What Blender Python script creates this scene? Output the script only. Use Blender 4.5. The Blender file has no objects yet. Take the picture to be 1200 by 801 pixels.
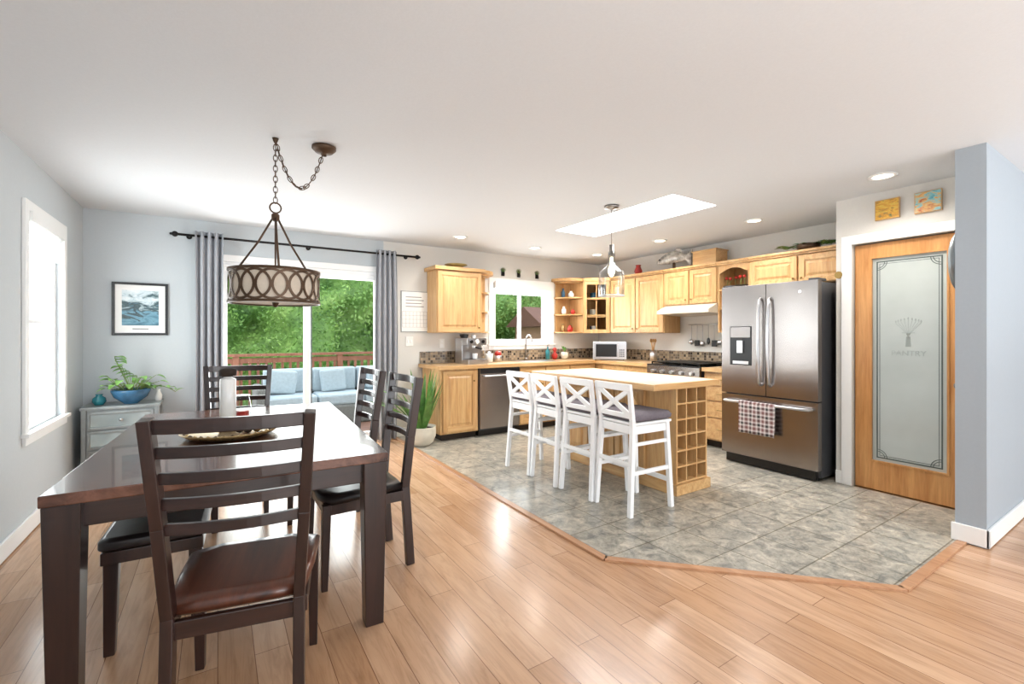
import bpy, bmesh, math, random
from mathutils import Vector, Matrix, noise
random.seed(7)
scene=bpy.context.scene
try:
    scene.view_settings.view_transform='Standard'
    scene.view_settings.look='None'
    scene.view_settings.exposure=.2
except Exception: pass

def C(h,k=1.0):
    h=h.lstrip('#'); r=[]
    for i in (0,2,4):
        c=int(h[i:i+2],16)/255
        c=c/12.92 if c<=.04045 else ((c+.055)/1.055)**2.4
        r.append(min(c*k,1))
    return (r[0],r[1],r[2],1)
def base(name):
    m=bpy.data.materials.new(name); m.use_nodes=True
    nt=m.node_tree; return m,nt,nt.nodes['Principled BSDF']
def coords(nt,scale=(1,1,1),rot=(0,0,0),loc=(0,0,0)):
    tc=nt.nodes.new('ShaderNodeTexCoord'); mp=nt.nodes.new('ShaderNodeMapping')
    mp.inputs['Scale'].default_value=scale; mp.inputs['Rotation'].default_value=rot; mp.inputs['Location'].default_value=loc
    nt.links.new(tc.outputs['Object'],mp.inputs['Vector']); return mp.outputs['Vector']
def nz(nt,vec,scale,detail=4,rough=.55,dist=0):
    n=nt.nodes.new('ShaderNodeTexNoise'); n.inputs['Scale'].default_value=scale; n.inputs['Detail'].default_value=detail
    n.inputs['Roughness'].default_value=rough; n.inputs['Distortion'].default_value=dist
    nt.links.new(vec,n.inputs['Vector']); return n.outputs['Fac']
def ramp(nt,fac,stops):
    r=nt.nodes.new('ShaderNodeValToRGB'); e=r.color_ramp.elements
    while len(e)<len(stops): e.new(.5)
    for i,(p,c) in enumerate(stops): e[i].position=p; e[i].color=c
    nt.links.new(fac,r.inputs['Fac']); return r.outputs['Color']
def mixc(nt,a,b,fac=.5,mode='MIX'):
    n=nt.nodes.new('ShaderNodeMixRGB'); n.blend_type=mode
    for s,v in ((n.inputs['Fac'],fac),(n.inputs['Color1'],a),(n.inputs['Color2'],b)):
        if isinstance(v,bpy.types.NodeSocket): nt.links.new(v,s)
        else: s.default_value=v
    return n.outputs['Color']
def bump(nt,b,h,st=.1,d=.01):
    n=nt.nodes.new('ShaderNodeBump'); n.inputs['Strength'].default_value=st; n.inputs['Distance'].default_value=d
    nt.links.new(h,n.inputs['Height']); nt.links.new(n.outputs['Normal'],b.inputs['Normal'])
def sc(c,k): return (min(c[0]*k,1),min(c[1]*k,1),min(c[2]*k,1),1)
def pm(name,col,rough=.5,metal=0,var=.06,scale=8,bmp=0,stretch=(1,1,1),emis=0,trans=0,coat=0,alpha=1,ecol=None):
    m,nt,b=base(name); c=C(col) if isinstance(col,str) else col
    v=coords(nt,stretch); f=nz(nt,v,scale)
    col_o=ramp(nt,f,[(.3,sc(c,1-var)),(.7,sc(c,1+var))]); nt.links.new(col_o,b.inputs['Base Color'])
    b.inputs['Roughness'].default_value=rough; b.inputs['Metallic'].default_value=metal
    b.inputs['Transmission Weight'].default_value=trans; b.inputs['Coat Weight'].default_value=coat
    b.inputs['Alpha'].default_value=alpha
    if emis: b.inputs['Emission Color'].default_value=C(ecol) if ecol else c; b.inputs['Emission Strength'].default_value=emis
    if bmp: bump(nt,b,f,bmp,.004)
    return m
def wood(name,dark,light,axis='z',rough=.35,fine=1.0,coat=0,stops=None):
    m,nt,b=base(name); s=[14,14,14]; s['xyz'.index(axis)]=1.1
    s=[q*fine for q in s]
    v=coords(nt,s); f=nz(nt,v,1.6,6,.6,.6); f2=nz(nt,v,6,3,.6,.2)
    c1=ramp(nt,f,stops or [(.32,C(dark)),(.68,C(light))]); c2=ramp(nt,f2,[(.35,(.82,.82,.82,1)),(.6,(1,1,1,1))])
    o=mixc(nt,c1,c2,.6,'MULTIPLY'); nt.links.new(o,b.inputs['Base Color'])
    b.inputs['Roughness'].default_value=rough; b.inputs['Coat Weight'].default_value=coat
    bump(nt,b,f2,.05,.003); return m
def glassmat(name,tint=(.95,.98,.97,1),refl=.08,rough=.02):
    m=bpy.data.materials.new(name); m.use_nodes=True; nt=m.node_tree; nt.nodes.clear()
    o=nt.nodes.new('ShaderNodeOutputMaterial'); t=nt.nodes.new('ShaderNodeBsdfTransparent'); g=nt.nodes.new('ShaderNodeBsdfGlossy')
    x=nt.nodes.new('ShaderNodeMixShader'); fr=nt.nodes.new('ShaderNodeLayerWeight'); fr.inputs['Blend'].default_value=refl
    v=coords(nt); f=nz(nt,v,2); r=ramp(nt,f,[(0,tint),(1,sc(tint,1.02))]); nt.links.new(r,t.inputs['Color'])
    g.inputs['Roughness'].default_value=rough
    nt.links.new(fr.outputs['Facing'],x.inputs[0]); nt.links.new(t.outputs[0],x.inputs[1]); nt.links.new(g.outputs[0],x.inputs[2]); nt.links.new(x.outputs[0],o.inputs[0])
    return m

# ---------------- mesh builder
class MB:
    def __init__(s): s.bm=bmesh.new(); s.mats=[]; s.M=Matrix()
    def mi(s,m):
        if m not in s.mats: s.mats.append(m)
        return s.mats.index(m)
    def add(s,vs,fs,mat,smooth=False):
        V=[s.bm.verts.new(s.M@Vector(v)) for v in vs]; k=s.mi(mat)
        for f in fs:
            try:
                q=s.bm.faces.new([V[i] for i in f]); q.material_index=k; q.smooth=smooth
            except ValueError: pass
    def box(s,x0,x1,y0,y1,z0,z1,mat):
        s.add([(x0,y0,z0),(x1,y0,z0),(x1,y1,z0),(x0,y1,z0),(x0,y0,z1),(x1,y0,z1),(x1,y1,z1),(x0,y1,z1)],
              [(3,2,1,0),(4,5,6,7),(0,1,5,4),(1,2,6,5),(2,3,7,6),(3,0,4,7)],mat)
    def pane(s,x0,x1,y,z0,z1,mat):
        s.add([(x0,y,z0),(x1,y,z0),(x1,y,z1),(x0,y,z1)],[(0,1,2,3)],mat)
    def beam(s,p0,p1,w,h,mat,up=(0,0,1),w1=None,h1=None):
        p0=Vector(p0);p1=Vector(p1);t=(p1-p0).normalized();u=Vector(up)
        if abs(t.dot(u))>.98: u=Vector((0,1,0))
        a=t.cross(u).normalized(); b=a.cross(t).normalized(); w1=w1 or w; h1=h1 or h
        vs=[]
        for p,ww,hh in ((p0,w,h),(p1,w1,h1)):
            for i,j in ((-1,-1),(1,-1),(1,1),(-1,1)): vs.append(p+a*ww/2*i+b*hh/2*j)
        s.add(vs,[(3,2,1,0),(4,5,6,7),(0,1,5,4),(1,2,6,5),(2,3,7,6),(3,0,4,7)],mat)
    def loft(s,rings,mat,smooth=True,caps=True,closed=False):
        n=len(rings[0]); vs=[v for r in rings for v in r]; fs=[]
        m=len(rings)
        for i in range(m if closed else m-1):
            k=(i+1)%m
            for j in range(n): fs.append((i*n+j,i*n+(j+1)%n,k*n+(j+1)%n,k*n+j))
        V=[s.bm.verts.new(s.M@Vector(v)) for v in vs]; mi=s.mi(mat)
        for f in fs:
            try: q=s.bm.faces.new([V[i] for i in f]); q.material_index=mi; q.smooth=smooth
            except ValueError: pass
        if caps and not closed:
            for r in (range(n-1,-1,-1),range((m-1)*n,m*n)):
                try: q=s.bm.faces.new([V[i] for i in r]); q.material_index=mi
                except ValueError: pass
    def cyl(s,p0,p1,r0,mat,r1=None,seg=20,caps=True):
        s.tube([p0,p1],r0,mat,seg,r1=r1,caps=caps)
    def tube(s,pts,r,mat,seg=8,closed=False,r1=None,caps=True):
        pts=[Vector(p) for p in pts]; n=len(pts); rings=[]; pa=None
        for i,p in enumerate(pts):
            if closed: t=pts[(i+1)%n]-pts[i-1]
            else: t=pts[min(i+1,n-1)]-pts[max(i-1,0)]
            t.normalize()
            if pa is None:
                u=Vector((0,0,1)) if abs(t.z)<.9 else Vector((1,0,0))
                a=t.cross(u).normalized()
            else: a=(pa-t*pa.dot(t)).normalized()
            pa=a; b=t.cross(a)
            rr=r if r1 is None else r+(r1-r)*i/(n-1)
            rings.append([p+(a*math.cos(2*math.pi*j/seg)+b*math.sin(2*math.pi*j/seg))*rr for j in range(seg)])
        s.loft(rings,mat,True,caps,closed)
    def lathe(s,prof,mat,c=(0,0,0),seg=28,caps=False):
        c=Vector(c)
        rings=[[c+Vector((r*math.cos(2*math.pi*j/seg),r*math.sin(2*math.pi*j/seg),z)) for j in range(seg)] for r,z in prof]
        s.loft(rings,mat,True,caps)
    def ball(s,c,r,mat,seg=14):
        rx,ry,rz=(r,r,r) if not hasattr(r,'__len__') else r
        rings=[]
        for i in range(seg//2+1):
            a=math.pi*i/(seg//2); q=max(math.sin(a),.02)
            rings.append([(c[0]+rx*q*math.cos(2*math.pi*j/seg),c[1]+ry*q*math.sin(2*math.pi*j/seg),c[2]-rz*math.cos(a)) for j in range(seg)])
        s.loft(rings,mat,True,True)
    def prism(s,poly,z0,z1,mat):
        n=len(poly); vs=[(x,y,z0) for x,y in poly]+[(x,y,z1) for x,y in poly]
        fs=[tuple(range(n-1,-1,-1)),tuple(range(n,2*n))]+[(i,(i+1)%n,n+(i+1)%n,n+i) for i in range(n)]
        s.add(vs,fs,mat)
    def blade(s,b,d,L,w,droop,mat,n=7,fold=.25,shape=None):
        b=Vector(b); d=Vector(d).normalized(); side=d.cross(Vector((0,0,1)))
        if side.length<.05: side=Vector((1,0,0))
        side.normalize(); vs=[];p=b.copy();cur=d.copy()
        for i in range(n+1):
            t=i/n; ww=w*(shape(t) if shape else (math.sin(math.pi*min(.15+t*.85,1))**.7 if t<1 else .02))
            nn=side.cross(cur).normalized()
            vs+= [p-side*ww/2+nn*ww*fold, p, p+side*ww/2+nn*ww*fold]
            p=p+cur*(L/n); cur=(cur+Vector((0,0,-droop/n))).normalized()
        fs=[]
        for i in range(n): a=3*i; fs+=[(a,a+1,a+4,a+3),(a+1,a+2,a+5,a+4)]
        s.add(vs,fs,mat,True)
    def done(s,name,loc=(0,0,0),rot=0,bevel=0,recalc=True,parent=None):
        if recalc: bmesh.ops.recalc_face_normals(s.bm,faces=s.bm.faces[:])
        me=bpy.data.meshes.new(name); s.bm.to_mesh(me); s.bm.free()
        for m in s.mats: me.materials.append(m)
        return place(name,me,loc,rot,bevel,parent)
def place(name,me,loc=(0,0,0),rot=0,bevel=0,parent=None):
    o=bpy.data.objects.new(name,me); scene.collection.objects.link(o)
    o.location=loc; o.rotation_euler=(0,0,rot)
    if bevel:
        b=o.modifiers.new('bevel','BEVEL'); b.width=bevel; b.segments=2; b.limit_method='ANGLE'; b.angle_limit=math.radians(40)
    if parent: o.parent=parent
    return o
R90=-math.pi/2

# ---------------- materials
M_blue=pm('wall_blue','#c0c6c9',.75,var=.015,scale=60,bmp=.05)  # bluer wall tone, dining and living side
M_warm=pm('wall_warm','#dad7d1',.75,var=.015,scale=60,bmp=.05)  # warmer wall tone, kitchen side
M_col=pm('wall_paint_bluegrey','#a3abb2',.7,var=.015,scale=60,bmp=.05)
M_ceil=pm('ceiling_paint','#d8dbde',.85,var=.015,scale=90,bmp=.12)
M_white=pm('white_trim_paint','#f2f2f0',.35,var=.01)
M_vinyl=pm('white_vinyl','#f0f1f1',.3,var=.01)
M_oak=wood('honey_oak','#c1905a','#dcb680','z',.35)
M_oakx=wood('honey_oak_horizontal','#c1905a','#dcb680','x',.35)
M_oaky=wood('honey_oak_depth','#c1905a','#dcb680','y',.35)
M_fir=wood('fir_door_wood','#b87d45','#d69f64','z',.35)
M_esp=wood('espresso_wood','#1c0e0b','#36201a','z',.3,coat=.2)
M_espx=wood('espresso_wood_x','#1c0e0b','#36201a','x',.3,coat=.2)
M_top=wood('walnut_tabletop','#2e1811','#7a4e3a','y',.24,.4,coat=.25)
M_seatw=wood('brown_wood_seat','#2a130c','#6b3b27','y',.3,.5,coat=.2)
M_leather=pm('black_leather','#191414',.35,var=.2,scale=25,bmp=.15)
M_stool=pm('white_stool_paint','#f1f1f1',.4,var=.02)
M_cush=pm('mauve_grey_cushion','#6a6268',.9,var=.1,scale=60,bmp=.3)
M_steel=pm('brushed_steel','#c8c8ca',.28,1,var=.06,scale=5,stretch=(1,1,40))
M_dsteel=pm('dark_stainless','#98928f',.27,1,var=.05,scale=4,stretch=(1,40,1))
M_dside=pm('fridge_side_grey','#4c4d50',.4,.3)
M_black=pm('black_plastic','#111113',.3,var=.1)
M_blackm=pm('black_iron','#1a1716',.45,.6)
M_bronze=pm('oil_rubbed_bronze','#55402f',.45,.5)
M_nickel=pm('brushed_nickel','#9a9590',.3,1)
M_brass=pm('antique_brass','#9d8250',.35,1)
M_glass=glassmat('window_glass',refl=.04)
M_cream=pm('cream_laminate','#f2ebe0',.18,var=.03,scale=30,coat=.3)
M_count=pm('beige_laminate','#c09f76',.3,var=.18,scale=120)
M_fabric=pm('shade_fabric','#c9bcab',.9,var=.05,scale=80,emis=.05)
M_curt=pm('grey_curtain_fabric','#a9abb0',.9,var=.06,scale=60,bmp=.1,stretch=(1,1,.2))
M_green=pm('houseplant_leaf','#5d8c42',.45,var=.35,scale=14)
M_green2=pm('pothos_leaf','#7fae5a',.45,var=.4,scale=20)
M_stem=pm('plant_stem','#7a8f4a',.6)
M_soil=pm('potting_soil','#3a2a20',.95,var=.3,scale=80)
M_pot=pm('cream_ceramic','#cfcaba',.35,var=.08,scale=10)
M_bluec=pm('blue_glazed_ceramic','#3a6484',.2,var=.35,scale=14)
M_teal=pm('teal_glass','#2e7c86',.15,var=.3)
M_plate=pm('white_ceramic','#efefec',.2,var=.02)
M_red=pm('red_enamel','#b02a20',.35,var=.15)
M_gold=pm('hammered_gold','#a98f63',.3,.8,var=.3,scale=50,bmp=.4)
M_silver=pm('silver_paint_wood','#8f9494',.4,.3,var=.12,scale=20)
M_mirr=pm('mirrored_drawer','#b9c4c4',.12,.7,var=.08)
M_paper=pm('white_paper','#f0efec',.6,var=.02)
M_ink=pm('grey_ink','#8f8d8b',.7)
M_frost=pm('frosted_glass','#b7bebb',.1,0,var=.10,scale=1.5,coat=1)
M_etch=pm('clear_etch_line','#5a6462',.25,var=.1)
M_etch2=pm('soft_etch_line','#9fa7a4',.3,var=.05)
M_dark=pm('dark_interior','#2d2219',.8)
M_outlet=pm('outlet_plastic','#ecebe6',.4)
M_light=pm('downlight_lens','#fff3dc',.5,emis=6)

def m_floor():
    m,nt,b=base('laminate_plank_floor')
    v=coords(nt,(1,1,1),(0,0,math.pi/2))
    br=nt.nodes.new('ShaderNodeTexBrick'); nt.links.new(v,br.inputs['Vector'])
    br.offset=.37; br.inputs['Scale'].default_value=1; br.inputs['Brick Width'].default_value=1.05; br.inputs['Row Height'].default_value=.125
    br.inputs['Mortar Size'].default_value=.0014; br.inputs['Mortar Smooth'].default_value=.1
    br.inputs['Color1'].default_value=C('#b98e6a'); br.inputs['Color2'].default_value=C('#cfa887'); br.inputs['Mortar'].default_value=C('#7c563c')
    vg=coords(nt,(11,1.0,11)); f=nz(nt,vg,2.2,7,.65,1.4); g=ramp(nt,f,[(.3,(.62,.56,.51,1)),(.55,(1,1,1,1))])
    o=mixc(nt,br.outputs['Color'],g,.7,'MULTIPLY')
    f3=nz(nt,coords(nt,(6,1.4,1)),1.5,3); g3=ramp(nt,f3,[(.35,(.82,.76,.70,1)),(.6,(1.0,1.0,1.0,1))])
    o=mixc(nt,o,g3,.6,'MULTIPLY'); nt.links.new(o,b.inputs['Base Color'])
    b.inputs['Roughness'].default_value=.25; b.inputs['Coat Weight'].default_value=.12; b.inputs['Coat Roughness'].default_value=.15
    inv=nt.nodes.new('ShaderNodeMath'); inv.operation='SUBTRACT'; inv.inputs[0].default_value=1; nt.links.new(br.outputs['Fac'],inv.inputs[1])
    bump(nt,b,inv.outputs[0],.25,.002); return m
def m_tile():
    m,nt,b=base('slate_look_tile')
    v=coords(nt,(1,1,1),loc=(.12,.1,0))
    br=nt.nodes.new('ShaderNodeTexBrick'); nt.links.new(v,br.inputs['Vector'])
    br.offset=0; br.inputs['Scale'].default_value=1; br.inputs['Brick Width'].default_value=.335; br.inputs['Row Height'].default_value=.335
    br.inputs['Mortar Size'].default_value=.004; br.inputs['Mortar Smooth'].default_value=.1
    br.inputs['Color1'].default_value=(.84,.84,.84,1); br.inputs['Color2'].default_value=(1,1,1,1); br.inputs['Mortar'].default_value=C('#a9a69c',1.2)
    f=nz(nt,coords(nt),9,8,.7,.8); g=ramp(nt,f,[(.32,C('#74746f')),(.45,C('#9f9b90')),(.54,C('#b3ad9f')),(.68,C('#d2c9b8'))])
    f2=nz(nt,coords(nt),28,4,.7,1); g2=ramp(nt,f2,[(.35,(.56,.57,.57,1)),(.55,(1,1,1,1))])
    o=mixc(nt,g,g2,.6,'MULTIPLY'); o=mixc(nt,o,br.outputs['Color'],1,'MULTIPLY')
    nt.links.new(o,b.inputs['Base Color']); b.inputs['Roughness'].default_value=.28
    inv=nt.nodes.new('ShaderNodeMath'); inv.operation='SUBTRACT'; inv.inputs[0].default_value=1; nt.links.new(br.outputs['Fac'],inv.inputs[1])
    bump(nt,b,inv.outputs[0],.4,.003); return m
def m_mosaic():
    m,nt,b=base('mosaic_backsplash')
    tc=nt.nodes.new('ShaderNodeTexCoord'); sx=nt.nodes.new('ShaderNodeSeparateXYZ'); nt.links.new(tc.outputs['Object'],sx.inputs[0])
    a=nt.nodes.new('ShaderNodeMath'); a.operation='ADD'; nt.links.new(sx.outputs['X'],a.inputs[0]); nt.links.new(sx.outputs['Y'],a.inputs[1])
    cb=nt.nodes.new('ShaderNodeCombineXYZ'); nt.links.new(a.outputs[0],cb.inputs['X']); nt.links.new(sx.outputs['Z'],cb.inputs['Y'])
    br=nt.nodes.new('ShaderNodeTexBrick'); nt.links.new(cb.outputs[0],br.inputs['Vector']); br.offset=0
    br.inputs['Scale'].default_value=1; br.inputs['Brick Width'].default_value=.034; br.inputs['Row Height'].default_value=.034; br.inputs['Mortar Size'].default_value=.002
    br.inputs['Color1'].default_value=C('#1d1512'); br.inputs['Color2'].default_value=C('#b09a7c'); br.inputs['Mortar'].default_value=C('#8f867c')
    nt.links.new(br.outputs['Color'],b.inputs['Base Color']); b.inputs['Roughness'].default_value=.2; return m
def m_plaid():
    m,nt,b=base('plaid_towel'); v=coords(nt)
    o=None
    for d in ('X','Z'):
        w=nt.nodes.new('ShaderNodeTexWave'); w.bands_direction=d; w.inputs['Scale'].default_value=4; nt.links.new(v,w.inputs['Vector'])
        c=ramp(nt,w.outputs['Color'],[(.0,C('#6d3f3e')),(.3,C('#b9a9a6')),(.6,C('#ece6e2')),(.95,C('#2f2a2d'))])
        o=c if o is None else mixc(nt,o,c,.5,'MIX')
    nt.links.new(o,b.inputs['Base Color']); b.inputs['Roughness'].default_value=.9; return m
def m_leafy():
    m,nt,b=base('hedge_foliage'); v=coords(nt)
    f=nz(nt,v,1.3,4); f2=nz(nt,v,9,3)
    a=ramp(nt,f,[(.3,C('#48702f')),(.55,C('#75994a')),(.75,C('#a3bf6c'))]); g=ramp(nt,f2,[(.35,(.5,.55,.48,1)),(.6,(1,1,1,1))])
    nt.links.new(mixc(nt,a,g,.8,'MULTIPLY'),b.inputs['Base Color']); b.inputs['Roughness'].default_value=.6; return m
def m_boards(name,d,l,rot,w):
    m,nt,b=base(name); v=coords(nt,rot=(0,0,rot)); br=nt.nodes.new('ShaderNodeTexBrick'); nt.links.new(v,br.inputs['Vector'])
    br.inputs['Scale'].default_value=1; br.inputs['Brick Width'].default_value=3; br.inputs['Row Height'].default_value=w; br.inputs['Mortar Size'].default_value=.004
    br.inputs['Color1'].default_value=C(d); br.inputs['Color2'].default_value=C(l); br.inputs['Mortar'].default_value=C('#2b1d17'); nt.links.new(br.outputs['Color'],b.inputs['Base Color'])
    b.inputs['Roughness'].default_value=.6; return m
def m_art(name,stops,scale,seed,grad=0):
    m,nt,b=base(name); v=coords(nt,(1,1,2.2),loc=(seed,seed,0)); f=nz(nt,v,scale,5,.6,1.0)
    if grad:
        tc=nt.nodes.new('ShaderNodeTexCoord'); s=nt.nodes.new('ShaderNodeSeparateXYZ'); nt.links.new(tc.outputs['Object'],s.inputs[0])
        q=nt.nodes.new('ShaderNodeMath'); q.operation='MULTIPLY_ADD'; q.inputs[1].default_value=grad; nt.links.new(s.outputs['Z'],q.inputs[0]); nt.links.new(f,q.inputs[2]); f=q.outputs[0]
    nt.links.new(ramp(nt,f,[(p,C(c)) for p,c in stops]),b.inputs['Base Color']); b.inputs['Roughness'].default_value=.4; return m
M_floor=m_floor(); M_tile=m_tile(); M_mos=m_mosaic(); M_plaid=m_plaid(); M_leafy=m_leafy()
M_deck=m_boards('deck_boards','#6b4a3c','#7d5a48',0,.14)
M_rail=wood('cedar_rail','#7b4a38','#a06a50','z',.6)
M_lawn=pm('lawn','#6d9440',.9,var=.3,scale=6)
M_photo=m_art('coastal_photo_print',[(.2,'#3f6d80'),(.38,'#6fa0b4'),(.47,'#2e4146'),(.56,'#4d6a70'),(.66,'#c5d6dc'),(.8,'#e8eef0')],7,3.1,1.6)
M_art1=m_art('painting_orange',[(.3,'#2f6a5a'),(.45,'#d89b3a'),(.6,'#e8c55a'),(.7,'#7a3a22')],14,1.3)
M_art2=m_art('painting_blue',[(.3,'#3a8fa8'),(.45,'#8ccad0'),(.55,'#e6b870'),(.7,'#b5502e')],14,7.7)
M_ocush=pm('outdoor_cushion','#a4b0b6',.9,var=.08,scale=30)
M_wick=pm('grey_wicker','#70706c',.8,var=.3,scale=60,bmp=.5)
M_fish=pm('glazed_fish','#b9b3ab',.25,.3,var=.5,scale=22)

H=2.44; YB=5.6; XL=-1.03; XR=5.32; XP=4.52
# ---------------- room shell
B=MB(); B.box(-1.18,7,-4,5.75,-.12,0,M_floor); B.done('floor')
B=MB(); B.prism([(1.88,5.6),(1.88,1.91),(2.91,.88),(3.879,.88),(3.88,.9),(4.52,.9),(4.52,1.81),(5.32,1.81),(5.32,5.6)],.0,.006,M_tile); B.done('floor_tile')
B=MB()
for p,q in (((1.86,5.58),(1.86,1.9)),((1.86,1.905),(2.905,.86)),((2.9,.865),(3.865,.865))): B.beam((*p,.006),(*q,.006),.045,.012,M_floor)
M_strip=wood('oak_transition_strip','#ad7c58','#c49672','y',.3); B.mats[0]=M_strip
B.done('trim_1')
B=MB()
B.box(-1.18,-.02,5.6,5.75,0,H,M_blue); B.box(-.02,1.72,5.6,5.75,2.05,H,M_blue)
B.box(1.72,3.28,5.6,5.75,0,H,M_warm); B.box(3.28,4.30,5.6,5.75,0,1.14,M_warm); B.box(3.28,4.30,5.6,5.75,2.03,H,M_warm); B.box(4.30,5.47,5.6,5.75,0,H,M_warm)
B.done('wall_back')
B=MB()
B.box(-1.18,XL,-4,4.12,0,H,M_blue);B.box(-1.18,XL,4.92,5.6,0,H,M_blue);B.box(-1.18,XL,4.12,4.92,0,.65,M_blue);B.box(-1.18,XL,4.12,4.92,2.08,H,M_blue); B.done('wall_left')
B=MB(); B.box(XR,5.47,.9,5.6,0,H,M_warm); B.box(4.62,XR,1.71,1.81,0,H,M_warm); B.done('wall_right')
B=MB(); B.box(XP,4.62,1.69,1.81,0,H,M_warm);B.box(XP,4.62,.9,.97,0,H,M_warm);B.box(XP,4.62,.97,1.69,2.045,H,M_warm); B.done('wall_pantry')
B=MB(); B.box(3.88,7,.76,.9,0,H,M_col); B.done('wall_stub')
B=MB(); B.box(7,7.15,-4,.9,0,H,M_blue); B.done('wall_far_right')
B=MB()
for a,b_ in ((-1.18,-.6),(1.8,3.0),(5.8,7)): B.box(a,b_,-4.15,-4,0,H,M_blue)
for a,b_ in ((-.6,1.8),(3.0,5.8)): B.box(a,b_,-4.15,-4,0,.3,M_blue);B.box(a,b_,-4.15,-4,2.3,H,M_blue)
B.done('wall_rear')
B=MB(); sx0,sx1,sy0,sy1=3.15,3.75,2.44,4.0
B.box(-1.18,sx0,-4.15,5.75,H,2.6,M_ceil);B.box(sx1,7.15,-4.15,5.75,H,2.6,M_ceil);B.box(sx0,sx1,-4.15,sy0,H,2.6,M_ceil);B.box(sx0,sx1,sy1,5.75,H,2.6,M_ceil); B.done('ceiling')
B=MB()
B.box(sx0-.05,sx0,sy0-.05,sy1+.05,2.6,2.8,M_white);B.box(sx1,sx1+.05,sy0-.05,sy1+.05,2.6,2.8,M_white);B.box(sx0,sx1,sy0-.05,sy0,2.6,2.8,M_white);B.box(sx0,sx1,sy1,sy1+.05,2.6,2.8,M_white)
B.add([(sx0-.05,sy0-.05,2.8),(sx1+.05,sy0-.05,2.8),(sx1+.05,sy1+.05,2.8),(sx0-.05,sy1+.05,2.8)],[(0,1,2,3)],M_glass)
e=.002
for a in ((sx0,sx0+e,sy0,sy1),(sx1-e,sx1,sy0,sy1),(sx0,sx1,sy0,sy0+e),(sx0,sx1,sy1-e,sy1)): B.box(*a,2.441,2.6,M_white)
B.done('window_4')
# baseboards
def baseb(name,segs):
    B=MB()
    for x0,x1,y0,y1 in segs: B.box(x0,x1,y0,y1,0.007,.115,M_white)
    B.done(name,bevel=.004)
baseb('baseboard_left',[(XL,XL+.016,-3.9,5.6)])
baseb('baseboard_back',[(XL+.016,-.1,5.584,5.6),(1.8,2.2,5.584,5.6)])
baseb('baseboard_pantry',[(XP-.016,XP,1.75,1.81)])
baseb('baseboard_stub',[(3.864,3.88,.744,.916),(3.864,7,.744,.76)])
# ---------------- windows & doors
def casing(B,x0,x1,z0,z1,w=.065,t=.02,sill=False,mat=None):
    mat=mat or M_white
    B.box(x0-w,x0,-t,0,z0 if not sill else z0-w,z1+w,mat);B.box(x1,x1+w,-t,0,z0 if not sill else z0-w,z1+w,mat);B.box(x0,x1,-t,0,z1,z1+w,mat)
    if sill: B.box(x0,x1,-t,0,z0-w,z0,mat); B.box(x0-w-.02,x1+w+.02,-t-.02,0,z0-.012,z0+.012,mat)
def frame(B,x0,x1,y0,y1,z0,z1,w,mat):
    B.box(x0,x0+w,y0,y1,z0,z1,mat);B.box(x1-w,x1,y0,y1,z0,z1,mat);B.box(x0+w,x1-w,y0,y1,z0,z0+w,mat);B.box(x0+w,x1-w,y0,y1,z1-w,z1,mat)
# slider
B=MB(); casing(B,-.02,1.72,0,2.05); 
frame(B,-.02,1.72,.02,.13,0.0,2.05,.04,M_vinyl)
frame(B,.02,.90,.08,.12,.04,2.01,.065,M_vinyl); frame(B,.82,1.68,.03,.07,.04,2.01,.065,M_vinyl)
B.pane(.085,.835,.10,.105,1.945,M_glass);B.pane(.885,1.615,.05,.105,1.945,M_glass)
B.box(.893,.905,.02,.032,.06,2.0,M_black); B.box(.02,.032,.015,.03,.06,2.0,M_black); B.box(.835,.855,-.005,.03,.95,1.15,M_white)
B.done('door_1',(0,5.6,0),bevel=.003)
# kitchen window
B=MB(); casing(B,3.28,4.30,1.14,2.03,sill=True); frame(B,3.28,4.30,.03,.12,1.14,2.03,.04,M_vinyl)
frame(B,3.32,3.80,.05,.09,1.18,1.99,.04,M_vinyl); frame(B,3.78,4.26,.07,.11,1.18,1.99,.04,M_vinyl)
B.pane(3.36,3.76,.07,1.22,1.95,M_glass);B.pane(3.82,4.22,.09,1.22,1.95,M_glass)
B.done('window_2',(0,5.6,0),bevel=.003)
B=MB(); B.box(3.3,4.28,-.05,.02,1.95,2.05,M_white)
for k in range(6): B.box(3.3,4.28,-.035,-.005,1.935-k*.013,1.943-k*.013,M_white)
B.done('window_blind',(0,5.6,0))
# left window (built facing -Y, rotated +90: -Y -> +X)
B=MB(); casing(B,4.12,4.92,.65,2.08,sill=True); frame(B,4.12,4.92,.03,.12,.65,2.08,.05,M_vinyl); B.pane(4.17,4.87,.07,.7,2.03,M_glass); B.box(4.17,4.87,.05,.09,1.36,1.39,M_vinyl)
B.done('window_1',(XL,0,0),math.pi/2,.003)
B=MB(); B.box(4.14,4.9,-.03,.025,2.02,2.08,M_white)
for k in range(11): B.beam((4.15,.0,2.01-k*.017),(4.89,0,2.01-k*.017),.035,.003,M_white)
B.done('window_blind',(XL,0,0),math.pi/2)
# rear windows
for nm,a,b_ in (('window_3',-.6,1.8),('window_5',3.0,5.8)):
    B=MB(); frame(B,a,b_,-4.12,-4.03,.3,2.3,.06,M_vinyl); B.box((a+b_)/2-.04,(a+b_)/2+.04,-4.12,-4.03,.36,2.24,M_vinyl); B.done(nm)
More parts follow.
